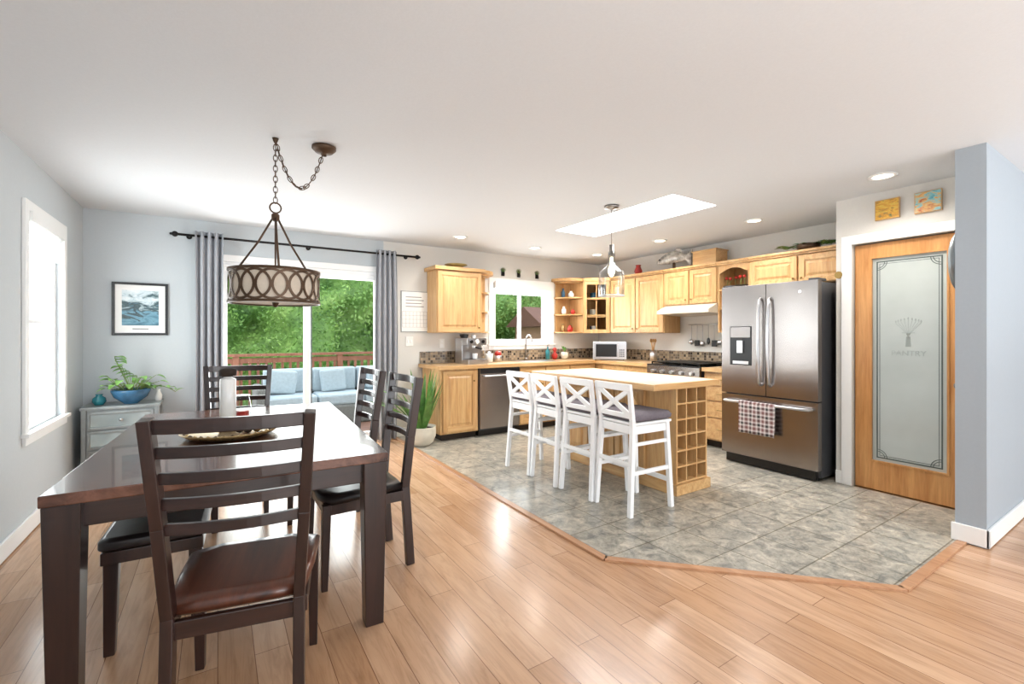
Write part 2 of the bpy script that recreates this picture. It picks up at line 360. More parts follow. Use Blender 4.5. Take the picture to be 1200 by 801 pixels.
# pantry door (local facing -Y; rot -90; local x -> -y)
B=MB(); x0,x1=.0,.70; z0,z1=.012,2.035
B.box(x0,.115,0,.04,z0,z1,M_fir);B.box(x1-.115,x1,0,.04,z0,z1,M_fir);B.box(.115,x1-.115,0,.04,z1-.12,z1,M_fir);B.box(.115,x1-.115,0,.04,z0,z0+.235,M_fir)
frame(B,.105,x1-.105,-.006,.012,.24,1.925,.014,M_fir)
B.box(.115,x1-.115,.015,.025,.24,1.92,M_frost)
frame(B,.145,x1-.145,.0125,.0152,.275,1.885,.009,M_etch); frame(B,.165,x1-.165,.0125,.0152,.295,1.865,.003,M_etch)
for cx,sx in ((.15,1),(x1-.15,-1)):
    for cz,sz in ((.28,1),(1.88,-1)):
        for r in (.05,.065): B.tube([(cx+sx*r*math.cos(a*math.pi/16),.014,cz+sz*r*math.sin(a*math.pi/16)) for a in range(9)],.0025,M_etch,5)
for a in range(-4,5):
    ang=a*.14; L=.13-.006*abs(a)
    p=[(.35+math.sin(ang)*L*t*(1+.4*t),.0145,1.27+L*t) for t in (0,.3,.6,1)]
    B.tube(p,.0012,M_etch2,4); B.ball((p[-1][0],.0145,p[-1][2]+.012),(.005,.0015,.012),M_etch2,6)
B.beam((.31,.014,1.30),(.39,.014,1.30),.003,.008,M_etch2)
for k in range(9): B.tube([(.334+.004*k,.0145,1.19),(.35+(k-4)*.003,.0145,1.27)],.0011,M_etch2,4)
B.cyl((.655,0,.915),(.655,-.03,.915),.012,M_nickel); B.ball((.655,-.05,.915),.028,M_nickel); B.cyl((.655,0,.915),(.655,-.006,.915),.03,M_nickel)
door2=B.done('door_2',(XP+.03,1.68,0),R90,.002)
t=bpy.data.curves.new('pantry_lettering','FONT'); t.body='PANTRY'; t.size=.058; t.align_x='CENTER'; t.extrude=.001; t.materials.append(M_etch2)
to=bpy.data.objects.new('lettering',t); scene.collection.objects.link(to); to.parent=door2; to.location=(.35,.0135,1.12); to.rotation_euler=(math.pi/2,0,0)
B=MB(); B.box(-.085,-.01,-.02,0,.007,2.12,M_white);B.box(.71,.765,-.02,0,.007,2.12,M_white);B.box(-.01,.71,-.02,0,2.045,2.12,M_white)
B.done('trim_2',(XP,1.68,0),R90,.003)

# ---------------- cabinet helpers
def pdoor(B,x0,x1,z0,z1,y=0,m=None,knob=None,w=.055):
    m=m or M_oak
    B.box(x0,x1,y-.010,y,z0,z1,m)
    B.box(x0,x0+w,y-.021,y-.010,z0,z1,m);B.box(x1-w,x1,y-.021,y-.010,z0,z1,m);B.box(x0+w,x1-w,y-.021,y-.010,z0,z0+w,M_oakx);B.box(x0+w,x1-w,y-.021,y-.010,z1-w,z1,M_oakx)
    g=.016; a,b_,c,d=x0+w+g,x1-w-g,z0+w+g,z1-w-g
    if b_-a>.05 and d-c>.05:
        s=.022
        B.add([(a,y-.010,c),(b_,y-.010,c),(b_,y-.010,d),(a,y-.010,d),(a+s,y-.019,c+s),(b_-s,y-.019,c+s),(b_-s,y-.019,d-s),(a+s,y-.019,d-s)],
              [(4,5,6,7),(0,1,5,4),(1,2,6,5),(2,3,7,6),(3,0,4,7)],m)
    if knob: B.cyl((knob[0],y-.02,knob[1]),(knob[0],y-.035,knob[1]),.006,M_brass,seg=8); B.ball((knob[0],y-.04,knob[1]),.012,M_brass,10)
def drawer(B,x0,x1,z0,z1,y=0):
    B.box(x0,x1,y-.02,y,z0,z1,M_oakx); xm=(x0+x1)/2; zm=(z0+z1)/2
    B.tube([(xm-.045,y-.02,zm),(xm-.04,y-.045,zm),(xm+.04,y-.045,zm),(xm+.045,y-.02,zm)],.005,M_brass,6)
# base cabinets back run
B=MB(); Y=5.02
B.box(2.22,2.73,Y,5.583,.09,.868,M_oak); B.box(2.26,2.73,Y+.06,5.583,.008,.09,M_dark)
pdoor(B,2.25,2.70,.12,.85,Y,knob=(2.66,.72)); B.done('base_cabinet',bevel=.002)
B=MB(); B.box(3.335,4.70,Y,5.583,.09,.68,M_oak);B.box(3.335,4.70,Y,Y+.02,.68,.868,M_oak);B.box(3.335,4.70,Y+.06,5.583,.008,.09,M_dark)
for i in range(3):
    a=3.35+i*.43; drawer(B,a,a+.41,.72,.85,Y); pdoor(B,a,a+.41,.11,.70,Y,knob=(a+.36,.62))
B.done('base_cabinet',bevel=.002)
B=MB(); B.M=Matrix.Translation((4.72,5.58,0))@Matrix.Rotation(R90,4,'Z')
B.box(.0,1.568,0.0,.595,.09,.868,M_oak)
pdoor(B,.72,1.14,.11,.85,knob=(1.1,.7));pdoor(B,1.15,1.56,.11,.85,knob=(1.2,.7)); B.done('base_cabinet',bevel=.002)
B=MB(); B.M=Matrix.Translation((4.72,3.225,0))@Matrix.Rotation(R90,4,'Z')
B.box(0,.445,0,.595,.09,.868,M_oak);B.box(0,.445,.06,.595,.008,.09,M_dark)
for z in ((.11,.34),(.355,.53),(.545,.70),(.715,.85)): drawer(B,.015,.43,z[0],z[1])
B.done('base_cabinet',bevel=.002)
# countertops
B=MB()
for a in ((2.19,3.49,4.985,5.597),(3.49,4.11,4.985,5.09),(3.49,4.11,5.46,5.597),(4.11,5.317,4.985,5.597),(4.685,5.317,4.01,4.985),(4.685,5.317,2.785,3.225)): B.box(a[0],a[1],a[2],a[3],.87,.91,M_count)
B.box(2.19,4.66,4.965,4.985,.868,.912,M_oakx);B.box(4.665,4.685,4.01,4.985,.868,.912,M_oaky);B.box(4.665,4.685,2.785,3.225,.868,.912,M_oaky);B.box(2.172,2.19,4.965,5.597,.868,.912,M_oaky)
B.done('countertop')
B=MB(); B.box(2.19,5.317,5.588,5.598,.912,1.065,M_mos);B.box(5.308,5.318,2.785,5.588,.912,1.065,M_mos); B.done('tile_backsplash')
B=MB(); frame(B,3.495,4.105,5.095,5.455,.70,.915,.012,M_steel); B.box(3.51,4.09,5.11,5.44,.70,.71,M_steel); B.done('kitchen_sink')
B=MB(); B.cyl((0,0,0),(0,0,.04),.025,M_nickel); B.tube([(0,0,.03),(0,0,.28),(0,-.02,.34),(0,-.07,.37),(0,-.12,.36),(0,-.15,.31),(0,-.15,.27)],.011,M_nickel,10); B.tube([(.02,0,.05),(.07,0,.09)],.007,M_nickel)
B.done('kitchen_faucet',(3.8,5.52,.912))
# dishwasher
B=MB(); B.box(2.738,3.328,5.0,5.58,.09,.866,M_dside);B.box(2.742,3.324,4.978,5.0,.11,.862,M_dsteel);B.box(2.742,3.324,4.975,4.98,.80,.862,M_black)
B.tube([(2.79,4.98,.77),(2.79,4.945,.77),(3.27,4.945,.77),(3.27,4.98,.77)],.01,M_steel,8); B.box(2.76,3.31,5.06,5.5,.008,.09,M_black); B.done('dishwasher',bevel=.003)
# upper cabinets
ZU0,ZU1=1.31,2.10
def crown(B,x0,x1,y,z,ret=0):
    B.box(x0,x1,y-.03,y+.05,z,z+.02,M_oakx);B.box(x0,x1,y-.05,y+.05,z+.02,z+.045,M_oakx)
B=MB(); B.box(2.29,2.93,5.29,5.597,ZU0,ZU1,M_oak); pdoor(B,2.30,2.92,ZU0+.01,ZU1-.01,5.29,knob=(2.88,ZU0+.07)); B.box(2.25,2.96,5.24,5.597,ZU1,ZU1+.045,M_oakx)
def quarter(cx,cy,r,sgn,n=10): return [(cx,cy)]+[(cx+sgn*r*math.sin(a*math.pi/2/n),cy-r*math.cos(a*math.pi/2/n)) for a in range(n+1)]
for z in (ZU0,1.58,1.84,ZU1-.02): B.prism(quarter(2.93,5.597,.26,1),z,z+.018,M_oakx)
B.prism(quarter(2.94,5.597,.30,1),ZU1,ZU1+.045,M_oakx); B.box(2.93,3.15,5.585,5.597,ZU0,ZU1,M_oak)
B.done('upper_cabinet',bevel=.002)
# corner cabinet
B=MB(); pol=[(4.69,5.597),(4.69,5.27),(4.97,4.99),(5.317,4.99),(5.317,5.597)]
for z in (ZU0,1.57,1.83,ZU1-.02): B.prism(pol,z,z+.02,M_oakx)
B.box(4.69,5.317,5.58,5.597,ZU0,ZU1,M_oak);B.box(5.30,5.317,4.99,5.58,ZU0,ZU1,M_oak);B.box(4.69,4.705,5.275,5.58,ZU0,ZU1,M_oak);B.box(4.97,5.3,4.99,5.005,ZU0,ZU1,M_oak)
B.prism([(4.67,5.597),(4.67,5.24),(4.95,4.96),(5.317,4.96),(5.317,5.597)],ZU1,ZU1+.045,M_oakx)
B.M=Matrix.Translation((4.69,5.27,0))@Matrix.Rotation(-math.pi/4,4,'Z'); L=.396
frame(B,0,L,-.02,0,ZU0,ZU1,.055,M_oak); B.box(L/2-.006,L/2+.006,-.012,-.004,ZU0+.05,ZU1-.05,M_oak)
for z in (1.55,1.82): B.box(.05,L-.05,-.012,-.004,z,z+.012,M_oak)
B.pane(.05,L-.05,-.004,ZU0+.05,ZU1-.05,M_glass); B.M=Matrix()
for z in (1.33,1.59,1.85):
    for k in range(4): B.lathe([(.02,0),(.03,.0),(.035,.09),(.033,.09),(.02,.01)],random.choice([M_plate,M_dark,M_bluec]),(4.83+.09*(k%2)+.06*(k//2),5.38-.09*(k%2)+.1*(k//2),z),12,True)
B.done('corner_cabinet',bevel=.002)
B=MB()
for z in (ZU0,1.58,1.84,ZU1-.02): B.prism(quarter(4.686,5.597,.31,-1),z,z+.018,M_oakx)
B.prism(quarter(4.668,5.597,.34,-1),ZU1,ZU1+.045,M_oakx); B.box(4.40,4.686,5.585,5.597,ZU0,ZU1,M_oak)
B.done('corner_shelf',bevel=.002)
B=MB(); 
for x,y,z,m,r,h in ((4.58,5.45,1.33,M_red,.045,.1),(4.5,5.5,1.6,M_plate,.035,.12),(4.61,5.42,1.6,M_red,.035,.08),(4.6,5.45,1.86,M_plate,.045,.1),(4.5,5.52,1.86,M_bluec,.03,.14),(4.5,5.52,1.33,M_gold,.03,.12)):
    B.lathe([(.6*r,0),(r,.15*h),(r,.6*h),(.45*r,.85*h),(.6*r,h)],m,(x,y,z),14,True)
B.done('shelf_crockery')
# right wall uppers
def rw(y): return Matrix.Translation((4.99,y,0))@Matrix.Rotation(R90,4,'Z')
def upper(name,yt,yb,z0,z1,n,top=True,dep=.325):
    B=MB(); B.M=rw(yt); W=yt-yb
    B.box(0,W,0,dep,z0,z1,M_oak); w=W/n
    for i in range(n): pdoor(B,i*w+.008,(i+1)*w-.008,z0+.01,z1-.01,knob=((i+1)*w-.04 if i%2==0 else i*w+.04,z0+.06))
    crown(B,0,W,-.0,z1); B.box(0,W,.05,dep,z1,z1+.045,M_oakx)
    B.done(name,bevel=.002)
upper('upper_cabinet',4.98,4.0,ZU0,ZU1,2); upper('upper_cabinet',3.995,3.235,1.665,ZU1,2); upper('upper_cabinet',2.84,1.83,1.80,ZU1,2)
B=MB(); B.M=rw(3.23); W=.385
B.box(0,.018,0,.325,ZU0,ZU1,M_oak);B.box(W-.018,W,0,.325,ZU0,ZU1,M_oak);B.box(.018,W-.018,.31,.325,ZU0,ZU1,M_oak)
for z in (ZU0,1.58,1.80,ZU1-.018): B.box(.018,W-.018,.0,.31,z,z+.018,M_oakx)
n=12
arc=[(.018+(W-.036)*i/n,2.0+.06*math.sin(math.pi*i/n)) for i in range(n+1)]
vs=[];
for x,z in arc: vs+=[(x,-.002,z),(x,-.002,ZU1-.018),(x,.016,z),(x,.016,ZU1-.018)]
fs=[]
for i in range(n): a=4*i; fs+=[(a,a+4,a+5,a+1),(a+2,a+3,a+7,a+6),(a,a+2,a+6,a+4)]
B.add(vs,fs,M_oak); crown(B,0,W,0,ZU1); B.box(0,W,.05,.325,ZU1,ZU1+.045,M_oakx); B.done('open_shelf_cabinet',bevel=.001)
B=MB()
for k in range(7):
    x,z=5.06+random.uniform(-.02,.12),1.84; yy=3.17-k*.045
    B.tube([(x,yy,z),(x,yy+random.uniform(-.02,.02),z+.1)],.003,M_stem,5); B.ball((x,yy,z+.11+random.uniform(-.01,.02)),.02,M_red,8)
B.box(5.03,5.2,2.92,3.19,1.82,1.86,M_dark); B.done('dried_flower_box')
# range hood
B=MB(); B.M=rw(3.99)
vs=[(0,-.17,1.55),(.75,-.17,1.55),(.75,.325,1.53),(0,.325,1.53),(0,-.17,1.59),(.75,-.17,1.59),(.75,.0,1.663),(0,.0,1.663),(.75,.325,1.663),(0,.325,1.663)]
B.add(vs,[(0,3,2,1),(0,1,5,4),(4,5,6,7),(7,6,8,9),(1,2,8,6,5),(0,4,7,9,3),(2,3,9,8)],pm('hood_almond_enamel','#e0d6c6',.3))
B.done('range_hood',bevel=.003)
# gas range
B=MB(); B.M=Matrix.Translation((4.66,3.995,0))@Matrix.Rotation(R90,4,'Z'); W=.76
B.box(0,W,.02,.64,.02,.90,M_dside); B.box(.01,W-.01,-.01,.02,.22,.72,M_dsteel); B.box(.1,W-.1,-.013,-.009,.34,.62,M_black); B.box(.01,W-.01,-.01,.02,.04,.20,M_dsteel)
B.box(0,W,-.02,.02,.74,.90,M_dsteel); B.box(0,W,-.02,.64,.90,.915,M_black)
B.tube([(.06,-.01,.69),(.06,-.05,.69),(W-.06,-.05,.69),(W-.06,-.01,.69)],.011,M_steel,8)
for i in range(5): B.cyl((.1+i*.14,-.02,.83),(.1+i*.14,-.05,.83),.022,M_steel)
for i in range(3):
    x=.03+i*.24
    frame(B,x,x+.22,.03,.60,.93,.945,.014,M_blackm)
    for k in range(3): B.box(x,x+.22,.14+k*.16,.152+k*.16,.93,.945,M_blackm)
    B.box(x+.1,x+.114,.03,.6,.93,.945,M_blackm)
    for yy in (.03,.585): B.box(x,x+.014,yy,yy+.014,.914,.93,M_blackm); B.box(x+.206,x+.22,yy,yy+.014,.914,.93,M_blackm)
    for yy in (.17,.45): B.cyl((x+.11,yy,.914),(x+.11,yy,.925),.04,M_blackm)
B.done('gas_range',bevel=.002)
# utensil rail
B=MB(); x=5.285
B.tube([(5.317,3.85,1.42),(x,3.85,1.42),(x,3.26,1.42),(5.317,3.26,1.42)],.006,M_steel,8)
for i,(k,L) in enumerate(((0,.20),(1,.2),(0,.22),(2,.18),(1,.2),(0,.2),(2,.22))):
    y=3.80-i*.082; z=1.415; B.tube([(x,y,z),(x,y,z-L)],.004,M_steel,6)
    if k==0: B.ball((x-.01,y,z-L-.025),(.02,.035,.035),M_steel,10)
    elif k==1: B.box(x-.004,x+.004,y-.035,y+.035,z-L-.08,z-L,M_black)
    else: B.ball((x,y,z-L-.03),(.008,.025,.045),M_black,10)
B.done('hanging_utensil_rack')

# microwave
B=MB(); B.box(-.24,.24,-.17,.17,.01,.27,M_plate); B.box(-.235,.235,-.18,-.17,.015,.265,M_steel); B.box(-.20,.10,-.184,-.18,.05,.235,M_black); B.box(.13,.22,-.184,-.18,.03,.25,M_steel)
B.tube([(.115,-.18,.05),(.115,-.205,.06),(.115,-.205,.22),(.115,-.18,.23)],.007,M_steel,8)
for i in range(4):
    for j in range(3): B.box(.14+j*.025,.158+j*.025,-.187,-.184,.05+i*.03,.07+i*.03,M_dside)
for a in (-.2,.2):
    for b_ in (-.14,.14): B.cyl((a,b_,0),(a,b_,.012),.012,M_black)
B.done('microwave_oven',(4.95,4.98,.912),-math.pi/4.2,.004)
# espresso machine
B=MB(); B.box(-.15,.15,-.02,.15,0,.33,M_steel); B.box(-.15,.15,-.17,-.02,0,.06,M_steel); B.box(-.14,.14,-.165,-.02,.06,.066,M_black); B.box(-.15,.15,-.14,-.02,.24,.33,M_steel)
B.cyl((0,-.08,.24),(0,-.08,.20),.032,M_steel); B.tube([(0,-.1,.21),(0,-.24,.195)],.012,M_black,8); B.tube([(.11,-.1,.25),(.13,-.13,.18),(.13,-.12,.10)],.006,M_steel,8)
B.cyl((-.09,-.14,.285),(-.09,-.155,.285),.022,M_black);B.cyl((.0,-.14,.285),(.0,-.155,.285),.028,M_plate);B.cyl((.09,-.14,.285),(.09,-.155,.285),.022,M_black)
B.lathe([(.045,.33),(.06,.37),(.06,.38),(0,.385)],M_black,(-.07,.06,0),16); B.lathe([(.03,.067),(.035,.13),(.03,.13),(.02,.075)],M_plate,(0,-.09,0),14)
B.lathe([(.03,.33),(.035,.37),(.032,.37)],M_plate,(.07,.05,0),14)
B.done('espresso_machine',(2.78,5.3,.912),.1,.004)
B=MB(); B.lathe([(.05,0),(.055,.1),(.05,.12)],M_plate,(0,0,0),16,True); B.lathe([(.02,.12),(.025,.14),(0,.15)],M_plate,(0,0,0),12)
B.done('sugar_canister',(3.08,5.35,.912))
B=MB(); B.lathe([(.05,0),(.055,.08),(.045,.085)],M_steel,(0,0,0),16,True); B.ball((0,0,.11),(.05,.05,.04),M_red,12); B.done('kettle_tin',(3.28,5.45,.912))
B=MB(); B.lathe([(.035,0),(.035,.13),(.012,.15),(.012,.19)],M_teal,(0,0,0),14,True); B.tube([(0,0,.19),(0,0,.22),(0,-.04,.22)],.005,M_nickel,6)
B.done('soap_dispenser',(4.2,5.52,.912))
B=MB(); B.lathe([(.04,0),(.06,.05),(.055,.1),(.04,.11)],M_pot,(0,0,0),14,True)
for k in range(26):
    a=random.uniform(0,6.28); B.blade((0,0,.1),(math.cos(a)*.4,math.sin(a)*.4,1),random.uniform(.06,.13),.022,.6,M_green,5)
B.done('potted_herb',(4.47,5.45,.912))
B=MB(); B.lathe([(.03,0),(.05,.06),(.02,.10),(.02,.12),(.035,.14),(.03,.17),(0,.18)],M_red,(0,0,0),14,True); B.done('red_pepper_grinder',(4.32,5.5,.912))
B=MB(); B.lathe([(.05,0),(.05,.15),(.045,.15),(.045,.02)],M_steel,(0,0,0),16,True)
for k in range(5): B.tube([(0,0,.1),(.03*math.cos(k*1.3),.03*math.sin(k*1.3),.27)],.005,M_oak,6); B.ball((.034*math.cos(k*1.3),.034*math.sin(k*1.3),.29),(.018,.01,.028),M_oak,8)
B.done('utensil_crock',(5.18,4.35,.912))
# decor above window
for x in (3.45,3.72,4.05):
    B=MB(); B.box(-.025,.025,-.012,0,0,.08,M_blackm); B.tube([(0,-.01,.02),(0,-.04,0),(0,-.05,.03)],.004,M_blackm,6)
    for k in range(7): a=-1.2+k*.4; B.tube([(0,-.01,.06),(.05*math.sin(a),-.012,.07+.05*math.cos(a))],.004,M_bronze if k%2 else M_green,5)
    B.done('wall_hook',(x,5.598,2.13))
# top of cabinet decor
B=MB(); B.lathe([(.05,0),(.06,.012),(.10,.03),(.15,.05),(.145,.055),(.09,.035),(0,.02)],pm('green_glaze_bowl','#a08c55',.4,var=.3),(0,0,0),24); B.done('decor_bowl',(2.62,5.42,2.147))
B=MB(); rings=[]
for i in range(17):
    t=i/16; r=.085*math.sin(math.pi*min(1,t*1.08+.02))**.7 if t<.86 else .03+.03*(t-.86)*14
    r=max(r,.012); rings.append([(-.24+.48*t,.45*r*math.cos(a*math.pi/6),r*math.sin(a*math.pi/6)*(1 if t<.86 else 1.6)+.12+.05*math.sin(t*3)) for a in range(12)])
B.loft(rings,M_fish); B.add([(-.05,0,.22),(.03,0,.29),(.09,0,.27),(.12,0,.21)],[(0,1,2,3)],M_fish); B.ball((-.19,-.03,.15),.012,M_black,8); B.cyl((0,0,0),(0,0,.1),.02,M_bronze); B.cyl((0,0,0),(0,0,.015),.07,M_bronze)
B.done('fish_sculpture',(5.12,3.95,2.147),math.radians(-75))
B=MB(); B.box(-.12,.12,-.16,.16,0,.17,M_oaky); B.box(-.13,.13,-.17,.17,.17,.185,M_oaky); B.done('wooden_crate',(5.16,3.45,2.147),bevel=.003)
B=MB()
B.lathe([(.05,0),(.10,.02),(.11,.07),(.105,.07),(.09,.03)],M_bronze,(0,0,0),16,True)
for k in range(60):
    a=random.uniform(0,6.28); B.blade((random.uniform(-.05,.05),random.uniform(-.25,.25),.05),(math.cos(a),math.sin(a),.5),.12,.03,1.0,random.choice([M_green,M_stem,M_green]),4)
B.done('trailing_ivy_basket',(5.12,2.3,2.147))
B=MB(); B.lathe([(.03,0),(.06,.05),(.03,.12),(.04,.14)],M_red,(0,0,0),14,True); B.done('red_vase',(5.1,4.55,2.147))

# ---------------- fridge
B=MB(); B.M=Matrix()
W=.89
B.box(.005,W-.005,.075,.85,.03,1.74,M_dside); 
B.box(0,W/2-.003,0,.07,.70,1.755,M_dsteel); B.box(W/2+.003,W,0,.07,.70,1.755,M_dsteel); B.box(0,W,0,.07,.10,.688,M_dsteel); B.box(.03,W-.03,.03,.075,.01,.09,M_black)
for x in (W/2-.045,W/2+.045):
    B.tube([(x,0,.80),(x,-.035,.82),(x,-.05,.90),(x,-.062,1.2),(x,-.05,1.52),(x,-.035,1.60),(x,0,1.62)],.013,M_steel,10)
B.tube([(.05,0,.625),(.055,-.04,.625),(.1,-.055,.625),(W-.1,-.055,.625),(W-.055,-.04,.625),(W-.05,0,.625)],.013,M_steel,10)
B.box(.09,.31,-.004,.0,.98,1.36,M_black); B.box(.10,.30,-.008,-.004,1.25,1.35,M_dsteel); B.box(.12,.28,-.006,-.003,.99,1.02,M_steel); B.box(.17,.23,-.02,-.004,1.10,1.22,M_steel)
B.box(.02,.09,.03,.2,1.755,1.775,M_dside);B.box(W-.09,W-.02,.03,.2,1.755,1.775,M_dside)
B.cyl((W/2+.3,-.003,1.66),(W/2+.3,0,1.66),.014,M_plate)
for x in (.05,W-.05): 
    for y in (.1,.8): B.cyl((x,y,0),(x,y,.035),.02,M_black)
B.done('refrigerator',(4.33,2.76,.007),R90,.006)
B=MB()
def towel(B,x0,x1,ys,zt,zb,mat,amp=.006):
    cols=24; rows=10; vs=[]
    for j in range(rows+1):
        for i in range(cols+1):
            t=i/cols; vs.append((x0+(x1-x0)*t,ys+amp*math.sin(t*20+j*.3),zt+(zb-zt)*j/rows))
    fs=[(j*(cols+1)+i,j*(cols+1)+i+1,(j+1)*(cols+1)+i+1,(j+1)*(cols+1)+i) for j in range(rows) for i in range(cols)]
    B.add(vs,fs,mat,True)
towel(B,.0,.34,-.016,.0,-.29,M_plaid); towel(B,.01,.33,.016,.0,-.25,M_plaid,.003)
cols=24; vs=[];
for k in range(7):
    a=math.pi*k/6
    for i in range(cols+1): vs.append((.34*i/cols,-.016*math.cos(a),.016*math.sin(a)))
B.add(vs,[(k*(cols+1)+i,k*(cols+1)+i+1,(k+1)*(cols+1)+i+1,(k+1)*(cols+1)+i) for k in range(6) for i in range(cols)],M_plaid,True)
o=B.done('dish_towel',(4.275,2.54,.634),R90,recalc=False); s=o.modifiers.new('solid','SOLIDIFY'); s.thickness=.003

# ---------------- island
B=MB()
B.box(3.06,3.46,2.66,3.72,.09,.868,M_oak); B.box(3.04,3.48,2.32,3.74,.008,.09,M_oaky)
rx0,rx1,ry0,ry1,rz0,rz1=3.06,3.46,2.34,2.66,.09,.868
B.box(rx0,rx0+.018,ry0,ry1,rz0,rz1,M_oak);B.box(rx1-.018,rx1,ry0,ry1,rz0,rz1,M_oak)
for i in (1,2): x=rx0+(rx1-rx0)*i/3; B.box(x-.006,x+.006,ry0+.003,ry1,rz0,rz1,M_oak)
for j in range(0,7): z=rz0+.004+(rz1-rz0-.022)*j/6; B.box(rx0+.018,rx1-.018,ry0+.001,ry1,z,z+.014,M_oakx)
B.M=Matrix.Translation((3.06,3.72,0))@Matrix.Rotation(R90,4,'Z')
for i in range(3): pdoor(B,.02+i*.355,.36+i*.355,.11,.85)
B.M=Matrix()
B.box(2.72,3.50,2.28,3.80,.872,.912,M_cream)
B.box(2.70,2.72,2.26,3.82,.868,.914,M_oaky);B.box(3.50,3.52,2.26,3.82,.868,.914,M_oaky);B.box(2.72,3.50,2.26,2.28,.868,.914,M_oakx);B.box(2.72,3.50,3.80,3.82,.868,.914,M_oakx)
for y in (2.7,3.2,3.65): B.beam((3.04,y,.6),(2.86,y,.86),.04,.03,M_oak)
B.done('kitchen_island',bevel=.002)

# ---------------- bar stools
B=MB(); m=M_stool
for s in (-1,1):
    B.beam((s*.16,.17,.64),(s*.175,.205,.0),.034,.034,m); B.beam((s*.16,-.17,.64),(s*.178,-.215,.0),.034,.034,m)
    B.beam((s*.16,-.17,.62),(s*.172,-.215,.925),.034,.034,m,w1=.03,h1=.026)
    B.beam((s*.17,.19,.30),(s*.172,-.195,.30),.02,.03,m); B.beam((s*.165,.18,.50),(s*.166,-.185,.5),.018,.025,m)
    B.beam((s*.158,.17,.60),(s*.158,-.17,.60),.02,.06,m)
B.beam((-.172,.197,.2),(.172,.197,.2),.02,.035,m); B.beam((-.17,-.195,.36),(.17,-.195,.36),.02,.03,m)
B.beam((-.16,.17,.6),(.16,.17,.6),.02,.06,m);B.beam((-.16,-.17,.6),(.16,-.17,.6),.02,.06,m)
B.beam((-.185,-.213,.905),(.185,-.213,.905),.025,.05,m); B.beam((-.16,-.183,.70),(.16,-.183,.70),.022,.035,m)
B.beam((-.158,-.186,.705),(.165,-.208,.89),.018,.035,m); B.beam((.158,-.190,.705),(-.165,-.212,.89),.018,.035,m)
B.box(-.18,.18,-.18,.205,.635,.655,m)
o=B.done('bar_stool',(0,0,0),0,.004); stool_me=o.data
B=MB(); rings=[]
def rr(w,d,z,n=6,r=.05):
    pts=[]
    for cx,cy,a0 in ((w-r,d-r,0),(-w+r,d-r,90),(-w+r,-d+r,180),(w-r,-d+r,270)):
        for k in range(n+1): a=math.radians(a0+90*k/n); pts.append((cx+r*math.cos(a),cy+r*math.sin(a),z))
    return pts
B.loft([rr(.165,.175,.656),rr(.188,.198,.668),rr(.192,.205,.69),rr(.178,.19,.713),rr(.12,.13,.722)],M_cush)
oc=B.done('cushion',(0,.02,0),0); cush_me=oc.data; oc.parent=o
pos=[(2.64,2.40,-.04),(2.62,2.80,.03),(2.60,3.195,-.02),(2.59,3.59,.03)]
for i,(x,y,r) in enumerate(pos):
    if i==0: q=o
    else:
        q=place('bar_stool',stool_me,bevel=.004); c=place('cushion',cush_me,(0,.02,0),parent=q)
    q.location=(x,y,.007); q.rotation_euler=(0,0,R90+r)

# ---------------- dining table
TW,TL=1.13,1.76
B=MB()
B.box(-TW/2,TW/2,-TL/2,TL/2,.722,.762,M_top)
for sx in (-1,1):
    for sy in (-1,1):
        x=sx*(TW/2-.055); y=sy*(TL/2-.055)
        B.beam((x,y,.722),(x,y,0),.10,.10,M_esp,w1=.078,h1=.078)
    B.box(sx*(TW/2-.055)-.012,sx*(TW/2-.055)+.012,-TL/2+.1,TL/2-.1,.63,.722,M_esp)
for sy in (-1,1): B.box(-TW/2+.1,TW/2-.1,sy*(TL/2-.055)-.012,sy*(TL/2-.055)+.012,.63,.722,M_espx)
tr=math.radians(-3)
B.done('dining_table',(.12,2.915,0),tr,.004)
# dining chair
B=MB(); zs=[0,.44,.72,1.045]
def postx(z): return .178+(.0 if z<.44 else (z-.44)*.06)
def posty(z): return -.215-(.03*(1-z/.44) if z<.44 else ((z-.44)**1.3)*.13)
for s in (-1,1):
    for k in range(len(zs)-1):
        a,b_=zs[k],zs[k+1]
        B.beam((s*postx(a),posty(a),a),(s*postx(b_),posty(b_),b_),.034,.045,M_esp,up=(0,1,0))
    B.beam((s*.2,.205,.43),(s*.2,.215,0),.042,.042,M_esp,w1=.03,h1=.03)
    B.box(s*.19-.011,s*.19+.011,-.2,.2,.37,.425,M_esp)
B.box(-.19,.19,.19,.212,.37,.425,M_espx);B.box(-.17,.17,-.225,-.203,.37,.425,M_espx)
for z,h in ((1.022,.042),(.945,.034),(.868,.034),(.79,.034),(.712,.034)):
    n=10; rings=[]
    for i in range(n+1):
        t=-1+2*i/n; x=t*postx(z)*.98; y=posty(z)-.028*(1-t*t); hh=h/2*(1+(.12*(1-t*t) if h>.05 else 0))
        rings.append([(x,y-.009,z-h/2),(x,y+.009,z-h/2),(x,y+.009,z-h/2+2*hh),(x,y-.009,z-h/2+2*hh)])
    B.loft(rings,M_espx,smooth=False)
chair=B.done('dining_chair',bevel=.003); chair_me=chair.data
def seatpoly(z,e=0): 
    return [(-.19-e,-.2-e,z),(-.1,-.205-e,z),(.1,-.205-e,z),(.19+e,-.2-e,z),(.215+e,.0,z),(.225+e,.19+e,z),(.12,.23+e,z),(-.12,.23+e,z),(-.225-e,.19+e,z),(-.215-e,0,z)]
def mkseat(mat):
    B=MB(); B.loft([seatpoly(.425,-.01),seatpoly(.435,0),seatpoly(.455,0),seatpoly(.468,-.012),seatpoly(.472,-.05)],mat); q=B.done('seat'); me=q.data; bpy.data.objects.remove(q); return me
seatA=mkseat(M_seatw); seatB=mkseat(M_leather)
first=True
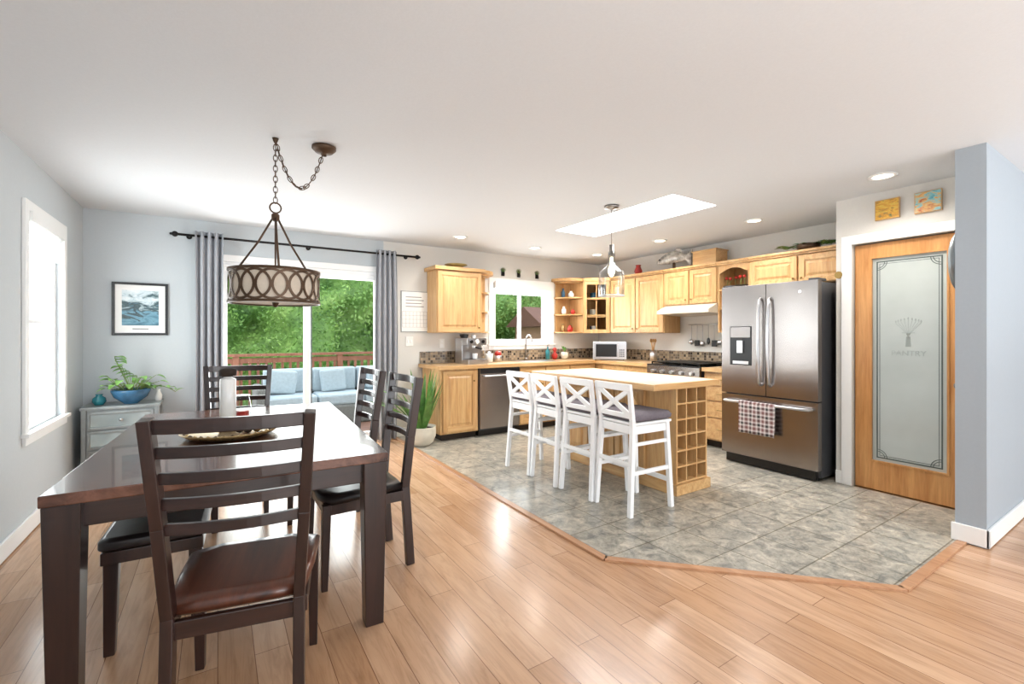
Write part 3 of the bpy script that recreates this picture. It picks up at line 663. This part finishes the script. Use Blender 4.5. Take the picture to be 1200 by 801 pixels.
for x,y,r,sm in ((.095,1.88,math.radians(-12),seatA),(.66,2.64,math.pi/2+.02,seatB),(.63,3.22,math.pi/2+.03,seatB),(.11,3.87,math.pi-.1,seatB)):
    q=chair if first else place('dining_chair',chair_me,bevel=.003); first=False
    q.location=(x,y,0); q.rotation_euler=(0,0,r); place('seat',sm,parent=q,bevel=0)
# bench
B=MB()
B.box(-.17,.17,-.6,.6,.37,.42,M_esp); B.loft([rr(.165,.595,.42,r=.03),rr(.18,.61,.432,r=.03),rr(.18,.61,.462,r=.03),rr(.16,.59,.475,r=.03)],M_leather)
for s in (-1,1):
    for t_ in (-1,1): B.beam((s*.14,t_*.56,.38),(s*.145,t_*.57,0),.05,.05,M_esp,w1=.036,h1=.036)
B.done('dining_bench',(-.19,2.98,0),tr,.004)
# centrepiece
B=MB(); B.lathe([(0,.003),(.17,.003),(.2,.012),(.225,.03),(.222,.034),(.19,.018),(0,.012)],M_gold,(0,0,0),36)
for k in range(36): a=k*math.pi/18; B.ball((.2*math.cos(a),.2*math.sin(a),.024),.012,M_bronze if k%2 else M_gold,6)
B.done('centerpiece_tray',(.06,2.80,.763))
B=MB(); B.lathe([(.038,0),(.038,.27),(.032,.275),(.02,.28),(.02,.285)],M_plate,(0,0,0),20,True); B.lathe([(.02,.285),(.04,.29),(.042,.32),(.02,.33)],M_dark,(0,0,0),20,True); B.done('candle_holder',(.045,2.86,.778))
B=MB(); M_cg=glassmat('clear_glassware',(.9,.93,.93,1),.15); B.lathe([(.03,0),(.04,.02),(.045,.1),(.035,.16),(.04,.17)],M_cg,(0,0,0),20,True); B.cyl((0,0,.005),(0,0,.08),.034,M_red); B.done('glass_candle_jar',(.12,3.07,.766))
B=MB()
for k in range(7): a=k*.9; B.ball((.05*math.cos(a)+.06,.05*math.sin(a),.03),.022,random.choice([M_gold,M_dark,M_bronze]),8)
B.done('decorative_balls',(.08,2.74,.775))

# ---------------- pendants
def link(B,c,d,roll,l,w,r,mat):
    d=Vector(d).normalized(); u=Vector((1,0,0)) if abs(d.x)<.9 else Vector((0,1,0)); a=d.cross(u).normalized(); a=Matrix.Rotation(roll,3,d)@a; c=Vector(c)
    B.tube([c+d*l*math.cos(t*math.pi/5)+a*w*math.sin(t*math.pi/5) for t in range(10)],r,mat,5,closed=True)
def chain(B,pts,mat,l=.021,w=.011,r=.0028):
    pts=[Vector(p) for p in pts]; k=0
    for i in range(len(pts)-1):
        seg=pts[i+1]-pts[i]; n=max(1,round(seg.length/(l*1.5)))
        for j in range(n): link(B,pts[i]+seg*((j+.5)/n),seg,(k%2)*math.pi/2,l,w,r,mat); k+=1
B=MB(); px,py=.285,3.01
zr0,zr1=1.465,1.66; R=.24
chain(B,[(0,0,2.43),(0,0,2.06)],M_bronze)
cz=[(0,0,2.43)]; 
for k in range(1,13): t=k/12; cz.append((.265*t,-.02*t,2.42-.30*4*t*(1-t)*.85))
chain(B,cz,M_bronze); B.tube(cz,.003,M_bronze,5)
B.lathe([(0,2.439),(.07,2.439),(.07,2.425),(.05,2.405),(.015,2.40),(.015,2.385)],M_bronze,(.265,-.02,0),24); B.lathe([(0,2.439),(.018,2.439),(.012,2.42),(.006,2.41)],M_bronze,(0,0,0),12)
B.tube([(.03*math.cos(a*math.pi/8),0,2.03+.03*math.sin(a*math.pi/8)) for a in range(16)],.005,M_bronze,6,closed=True)
B.lathe([(.01,2.0),(.022,1.99),(.022,1.96),(.01,1.95)],M_bronze,(0,0,0),12,True); B.cyl((0,0,1.95),(0,0,1.56),.005,M_bronze)
for k in range(3):
    a=k*2.094+.5; B.tube([(.01*math.cos(a),.01*math.sin(a),1.98),(.10*math.cos(a),.10*math.sin(a),1.83),((R-.01)*math.cos(a),(R-.01)*math.sin(a),zr1)],.006,M_bronze,8)
for k in range(3): a=k*2.094+.5; B.tube([(0,0,1.56),(R*.98*math.cos(a),R*.98*math.sin(a),1.49)],.004,M_bronze,6)
for z in (zr0,zr1-.014): B.lathe([(R+.004,z),(R+.004,z+.014),(R-.006,z+.014),(R-.006,z),(R+.004,z)],M_bronze,(0,0,0),48)
B.lathe([(R-.008,zr0+.008),(R-.008,zr1-.008)],M_fabric,(0,0,0),48)
B.cyl((0,0,zr0+.01),(0,0,zr0+.014),R-.015,M_fabric,seg=40)
B.lathe([(.0,zr0-.02),(.012,zr0-.015),(.02,zr0+.008)],M_bronze,(0,0,0),12)
zc=(zr0+zr1)/2; A=(zr1-zr0)/2-.012
NC=18
for k in range(NC):
    th0=2*math.pi*k/NC
    vs=[]; N=32
    for q in range(N):
        ph=2*math.pi*q/N
        for rr_,RR in ((A-.013,R+.001),(A,R+.001),(A,R-.003),(A-.013,R-.003)):
            th=th0+rr_*math.cos(ph)/R; vs.append((RR*math.cos(th),RR*math.sin(th),zc+rr_*math.sin(ph)))
    fs=[]
    for q in range(N):
        p=(q+1)%N
        for e_ in range(4): f_=(e_+1)%4; fs.append((4*q+e_,4*q+f_,4*p+f_,4*p+e_))
    B.add(vs,fs,M_bronze)
B.done('drum_pendant_light',(px,py,0))
B=MB()
B.lathe([(0,2.438),(.065,2.438),(.065,2.42),(.02,2.41),(.008,2.40)],M_nickel,(0,0,0),24); B.cyl((0,0,2.40),(0,0,2.09),.004,M_nickel,seg=8)
B.lathe([(.0,2.09),(.022,2.09),(.022,2.03),(.03,2.02),(.03,2.0)],M_nickel,(0,0,0),18)
M_jug=glassmat('seeded_glass',(.84,.85,.84,1),.35,.12)
prof=[(.032,2.03),(.030,1.95),(.035,1.91),(.07,1.88),(.105,1.85),(.115,1.82),(.115,1.66),(.11,1.63)]
B.lathe(prof,M_jug,(0,0,0),32); B.lathe([(.116,1.63),(.118,1.635),(.112,1.64)],M_plate,(0,0,0),32)
M_bulb=pm('warm_bulb','#ffe9c9',.4,emis=4); B.lathe([(.012,1.98),(.014,1.92),(.03,1.88),(.03,1.84),(.015,1.81),(0,1.80)],M_bulb,(0,0,0),16)
B.done('glass_jug_pendant_light',(2.97,2.96,0))
# recessed lights
for i,(x,y) in enumerate(((4.06,1.33),(4.55,2.55),(4.55,3.72),(3.54,4.93),(2.40,4.85),(4.59,4.86))):
    B=MB(); B.lathe([(.085,2.439),(.088,2.433),(.065,2.430),(.06,2.436)],M_white,(0,0,0),28); B.lathe([(.06,2.434),(.0,2.434)],M_light,(0,0,0),28)
    d=B.done('recessed_light',(x,y,0))
    l=bpy.data.lights.new('downlight','SPOT'); l.energy=60; l.color=(1,.93,.85); l.spot_size=math.radians(155); l.spot_blend=.9; l.shadow_soft_size=.08
    lo=bpy.data.objects.new('downlight',l); scene.collection.objects.link(lo); lo.parent=d; lo.location=(0,0,2.42)

# ---------------- curtains & rod
B=MB(); B.cyl((-.33,5.50,2.265),(2.1,5.50,2.265),.012,M_blackm,seg=12)
for x,s in ((-.33,-1),(2.1,1)): B.ball((x+s*.02,5.5,2.265),.028,M_blackm,12); B.ball((x+s*.05,5.5,2.265),.014,M_blackm,8)
for x in (-.24,.86,2.0): B.tube([(x,5.598,2.265),(x,5.5,2.265)],.007,M_blackm,8); B.cyl((x,5.598,2.265),(x,5.59,2.265),.025,M_blackm)
B.done('curtain_rod')
def curtain(x0,x1,wav,dr,pinch):
    B=MB(); n=90; rows=14; vs=[]
    for j in range(rows+1):
        f=j/rows; z=2.31-f*2.295; sh=1-pinch*math.sin(math.pi*min(1,f*1.1))
        for i in range(n+1):
            t=i/n; xm=(x0+x1)/2; x=xm+(t-.5)*(x1-x0)*sh; y=5.5-.035*math.cos(t*wav*2*math.pi+dr)*(1-.2*math.sin(3*f+t*4)); vs.append((x,y,z))
    fs=[(j*(n+1)+i,j*(n+1)+i+1,(j+1)*(n+1)+i+1,(j+1)*(n+1)+i) for j in range(rows) for i in range(n)]
    B.add(vs,fs,M_curt,True); o=B.done('curtain',recalc=False); s=o.modifiers.new('s','SOLIDIFY'); s.thickness=.004
curtain(-.19,.05,4,0,.05); curtain(1.60,1.86,4.5,1,-.12)

# ---------------- left corner things
B=MB(); 
B.box(-.27,.27,-.18,.18,.64,.665,M_silver)
for s in (-1,1):
    for t_ in (-1,1): B.beam((s*.245,t_*.155,.64),(s*.25,t_*.16,0),.035,.035,M_silver,w1=.028,h1=.028)
B.box(-.24,.24,-.155,.165,.12,.64,M_silver)
for z in ((.14,.29),(.305,.455),(.47,.62)):
    frame(B,-.225,.225,-.172,-.155,z[0],z[1],.02,M_silver); B.box(-.205,.205,-.165,-.155,z[0]+.02,z[1]-.02,M_mirr); B.ball((0,-.182,(z[0]+z[1])/2),.014,M_steel,10)
B.done('mirrored_nightstand',(-.71,5.38,0),0,.003)
B=MB(); B.lathe([(.05,0),(.06,.01),(.12,.06),(.145,.12),(.14,.13),(.13,.12)],M_bluec,(0,0,0),26,False); B.lathe([(0,.11),(.132,.112)],M_soil,(0,0,0),20)
def heart(t): return max(.02,math.sin(math.pi*(t**.6)))
for k in range(34):
    a=random.uniform(0,6.28); L=random.uniform(.06,.2); e=random.uniform(.3,1.6)
    if math.sin(a)>0: L=min(L,.08)
    b0=Vector((.05*math.cos(a),.05*math.sin(a),.11)); d=Vector((math.cos(a),math.sin(a),e)).normalized(); tip=b0+d*L
    B.tube([b0,b0+d*L*.6+Vector((0,0,.01)),tip],.0025,M_stem,5); B.blade(tip,(d.x,min(d.y,.2),random.uniform(-.3,.4)),random.uniform(.06,.095),.06,.8,M_green2,6,.15,heart)
p=Vector((.12,-.03,.13)); pts=[p]
for k in range(7):
    p=p+Vector((.03,-.004,.012-.006*k)); pts.append(p.copy()); B.blade(p,(random.uniform(-.5,1),random.uniform(-1,.5),.2),.075,.055,.9,M_green2,6,.15,heart)
B.tube(pts,.003,M_stem,5)
for k in range(10):
    a=.9+k*.25; tip=Vector((.11*math.cos(a),-.02,.22+.022*k)); B.tube([(0,0,.11),tip],.0025,M_stem,5); B.blade(tip,(math.cos(a*2),-.4,.1),.10,.08,.7,M_green2,6,.15,heart)
B.done('potted_pothos',(-.66,5.34,.666))
B=MB(); B.lathe([(.03,0),(.05,.03),(.045,.06),(.02,.08),(.028,.095)],M_teal,(0,0,0),18,True); B.done('teal_vase',(-.88,5.36,.666))
B=MB(); B.lathe([(.025,0),(.03,.05),(.015,.09),(.018,.11)],M_plate,(0,0,0),18,True); B.done('white_vase',(-.47,5.42,.666))
def pic(name,w,h,fm,art,fr=.022,mat_w=.05,loc=(0,0,0),rot=0):
    B=MB(); frame(B,-w/2,w/2,-.02,0,-h/2,h/2,fr,fm); B.box(-w/2+fr,w/2-fr,-.008,-.002,-h/2+fr,h/2-fr,M_paper)
    m_=fr+mat_w; B.box(-w/2+m_,w/2-m_,-.010,-.008,-h/2+m_*1.3,h/2-m_,art); B.box(-.06,.06,-.010,-.008,-h/2+.055,-h/2+.065,M_ink); B.done(name,loc,rot,.001)
pic('framed_coastal_print',.42,.50,M_black,M_photo,loc=(-.62,5.598,1.53))
for y,a in ((1.445,M_art1),(1.195,M_art2)):
    B=MB(); B.box(-.08,.08,-.018,0,-.08,.08,M_oak); B.box(-.074,.074,-.021,-.018,-.074,.074,a); B.done('small_canvas_painting',(XP-.002,y,2.29),R90,.001)
B=MB(); B.lathe([(0,0),(.19,0),(.19,.03),(.17,.04),(.16,.02),(0,.02)],pm('pewter_plate','#8c9396',.35,.6),(0,0,0),40)
o=B.done('round_wall_clock',(4.08,.902,1.76)); o.rotation_euler=(-math.pi/2,0,0)
# wall calendar
B=MB(); B.box(-.18,.18,-.010,0,-.26,.26,M_silver); B.box(-.172,.172,-.012,-.01,-.252,.252,M_paper)
for k in range(5): B.box(-.165,.165,-.0135,-.012,-.2+k*.05,-.198+k*.05,M_ink)
for k in range(8): B.box(-.165+k*.047,-.163+k*.047,-.0135,-.012,-.2,0,M_ink)
for k in range(4): B.box(-.12,.12-.03*(k%2),-.0135,-.012,.06+k*.04,.07+k*.04,M_ink)
B.done('wall_calendar',(2.12,5.598,1.58))
B=MB(); B.box(-.05,.05,-.008,0,-.06,.06,M_outlet); B.box(-.03,-.01,-.014,-.008,-.02,.02,M_white);B.box(.01,.03,-.014,-.008,-.02,.02,M_white); B.done('light_switch',(2.05,5.598,1.2),0,.002)
for x in (2.5,3.15): B=MB(); B.box(-.035,.035,-.008,0,-.06,.06,M_outlet); B.box(-.015,.015,-.011,-.008,.01,.04,M_white);B.box(-.015,.015,-.011,-.008,-.04,-.01,M_white); B.done('wall_outlet',(x,5.598,1.17),0,.002)
B=MB(); B.cyl((0,0,0),(0,-.02,0),.03,M_brass); B.done('coat_hook',(XP-.002,1.785,1.8),R90)
# snake plant pot
B=MB(); B.lathe([(.09,0),(.13,.03),(.16,.10),(.165,.16),(.16,.20),(.165,.215),(.15,.215),(.145,.18)],M_pot,(0,0,0),30); B.lathe([(0,.18),(.148,.185)],M_soil,(0,0,0),20)
for k in range(46):
    a=random.uniform(0,6.28); sp=random.uniform(.2,1.25); ca=math.cos(a)
    if ca>0: sp*=.32
    B.blade((.05*ca,.05*math.sin(a),.18),(ca*sp,math.sin(a)*min(sp,.6),1),random.uniform(.4,.74),.048,random.uniform(.1,.8)*(.25 if ca>0 else 1),M_green,9,.2)
B.done('potted_snake_plant',(1.99,5.02,.01))

# ---------------- outside
B=MB(); B.box(-.9,6.5,5.78,8.7,-.12,-.03,M_deck); B.done('deck_floor')
B=MB(); B.box(-.9,6.5,8.52,8.66,.93,.97,M_rail); B.box(-.9,6.5,8.56,8.62,.82,.9,M_rail); B.box(-.9,6.5,8.56,8.62,.04,.11,M_rail)
for i in range(62): x=-.9+i*.12; B.box(x,x+.038,8.57,8.61,.1,.84,M_rail)
for x in (-.9,.2,1.8,3.4,5,6.4): B.box(x,x+.09,8.54,8.63,-.03,.93,M_rail)
B.done('deck_railing')
B=MB(); x0,x1=.55,2.55
B.box(x0,x1,7.0,7.8,.0,.28,M_wick);B.box(x0,x1,7.72,7.85,.28,.70,M_wick);B.box(x0-.12,x0,7.0,7.85,0,.58,M_wick);B.box(x1,x1+.12,7.0,7.85,0,.58,M_wick)
n=3
for k in range(n):
    a=x0+.01+k*(x1-x0)/n; w=(x1-x0)/n-.02
    B.box(a,a+w,7.02,7.60,.28,.44,M_ocush); B.box(a,a+w,7.56,7.72,.44,.80,M_ocush)
for x,r in ((.8,.4),(1.5,-.3),(2.2,.3)): B.beam((x-.18,7.45,.62+r*.05),(x+.18,7.45,.62-r*.05),.12,.34,M_ocush)
B.done('patio_sofa',(0,0,-.028),0,.03)
B=MB(); B.box(-1.6,40,5.8,60,-1.25,-1.2,M_lawn); B.done('lawn_ground')
B=MB(); cols=96; rows=30; vs=[]
def hy(x,z): return 12.2+1.1*noise.noise(Vector((x*.7,z*.7,0)))+.5*noise.noise(Vector((x*2,z*2,3)))
for j in range(rows+1):
    for i in range(cols+1):
        x=-1.7+19.7*i/cols; z=-1.2+5.6*j/rows; vs.append((x,hy(x,z)+.15+(.6*(j/rows)**4),z))
B.add(vs,[(j*(cols+1)+i,j*(cols+1)+i+1,(j+1)*(cols+1)+i+1,(j+1)*(cols+1)+i) for j in range(rows) for i in range(cols)],M_leafy,True)
for k in range(36000):
    x=random.uniform(-1.8,15); z=random.uniform(-.6,4.5); y=hy(x,z)-random.uniform(-.1,.35); s=random.uniform(.03,.065)
    a=Vector((random.gauss(0,1),random.gauss(0,1),random.gauss(0,1))).normalized()*s; b_=Vector((random.gauss(0,1),random.gauss(0,.6),random.gauss(0,1))).normalized()*s*.6
    c=Vector((x,y,z)); B.add([c-a,c+b_,c+a,c-b_],[(0,1,2,3)],M_leafy)
B.done('garden_hedge',recalc=False)
B=MB(); B.box(7.2,11,9.6,11.0,-1.2,1.5,pm('shed_siding','#8d6c58',.8)); B.add([(7,9.4,1.5),(11.2,9.4,1.5),(11.2,10.3,2.05),(7,10.3,2.05),(7,11.2,1.5),(11.2,11.2,1.5)],[(0,1,2,3),(3,2,5,4),(0,3,4),(1,5,2)],pm('shed_roof','#5a3b30',.8)); B.done('garden_shed')

# ---------------- lights
w=bpy.data.worlds.new('sky'); scene.world=w; w.use_nodes=True; nt=w.node_tree; bg=nt.nodes['Background']
tc=nt.nodes.new('ShaderNodeTexCoord'); sp=nt.nodes.new('ShaderNodeSeparateXYZ'); nt.links.new(tc.outputs['Generated'],sp.inputs[0])
r=ramp(nt,sp.outputs['Z'],[(0,(.94,.97,1,1)),(1,(.82,.9,1,1))]); nt.links.new(r,bg.inputs['Color']); bg.inputs['Strength'].default_value=3.2
def area(name,loc,rot,sx,sy,e,col=(1,1,1),portal=False):
    l=bpy.data.lights.new(name,'AREA'); l.shape='RECTANGLE'; l.size=sx; l.size_y=sy; l.energy=e; l.color=col
    o=bpy.data.objects.new(name,l); scene.collection.objects.link(o); o.location=loc; o.rotation_euler=rot; return o
DAY=(.92,.965,1)
area('ceiling_bounce_fill',(.6,-1.6,1.0),(math.pi,0,0),2.2,2.2,55,DAY)  # added unseen fill pair behind camera, aimed up to brighten ceiling and room
area('ceiling_bounce_fill',(4.4,-1.6,1.0),(math.pi,0,0),2.2,2.2,50,DAY)
area('living_room_window_light',(.6,-3.95,1.3),(math.pi/2,0,0),2.3,1.9,70,DAY)
area('living_room_window_light',(4.4,-3.95,1.3),(math.pi/2,0,0),2.7,1.9,70,DAY)
# daylight entering through the glazed openings
area('slider_daylight',(.85,5.74,1.05),(-math.pi/2,0,0),1.6,1.9,60,(.96,.98,1))
area('kitchen_window_daylight',(3.79,5.74,1.58),(-math.pi/2,0,0),.9,.75,25,(.96,.98,1))
area('left_window_daylight',(XL-.14,4.52,1.36),(0,-math.pi/2,0),1.3,.7,25,(.96,.98,1))
area('skylight_daylight',(3.45,3.22,2.79),(0,0,0),.55,1.5,60,(.97,.98,1))

cam=bpy.data.cameras.new('camera'); co=bpy.data.objects.new('camera',cam); scene.collection.objects.link(co)
co.location=(0,0,1.285); co.rotation_euler=(math.pi/2,0,math.radians(-32.8)); cam.sensor_width=36; cam.lens=16.05; cam.shift_y=-8.5/1200; cam.clip_start=.05
scene.camera=co
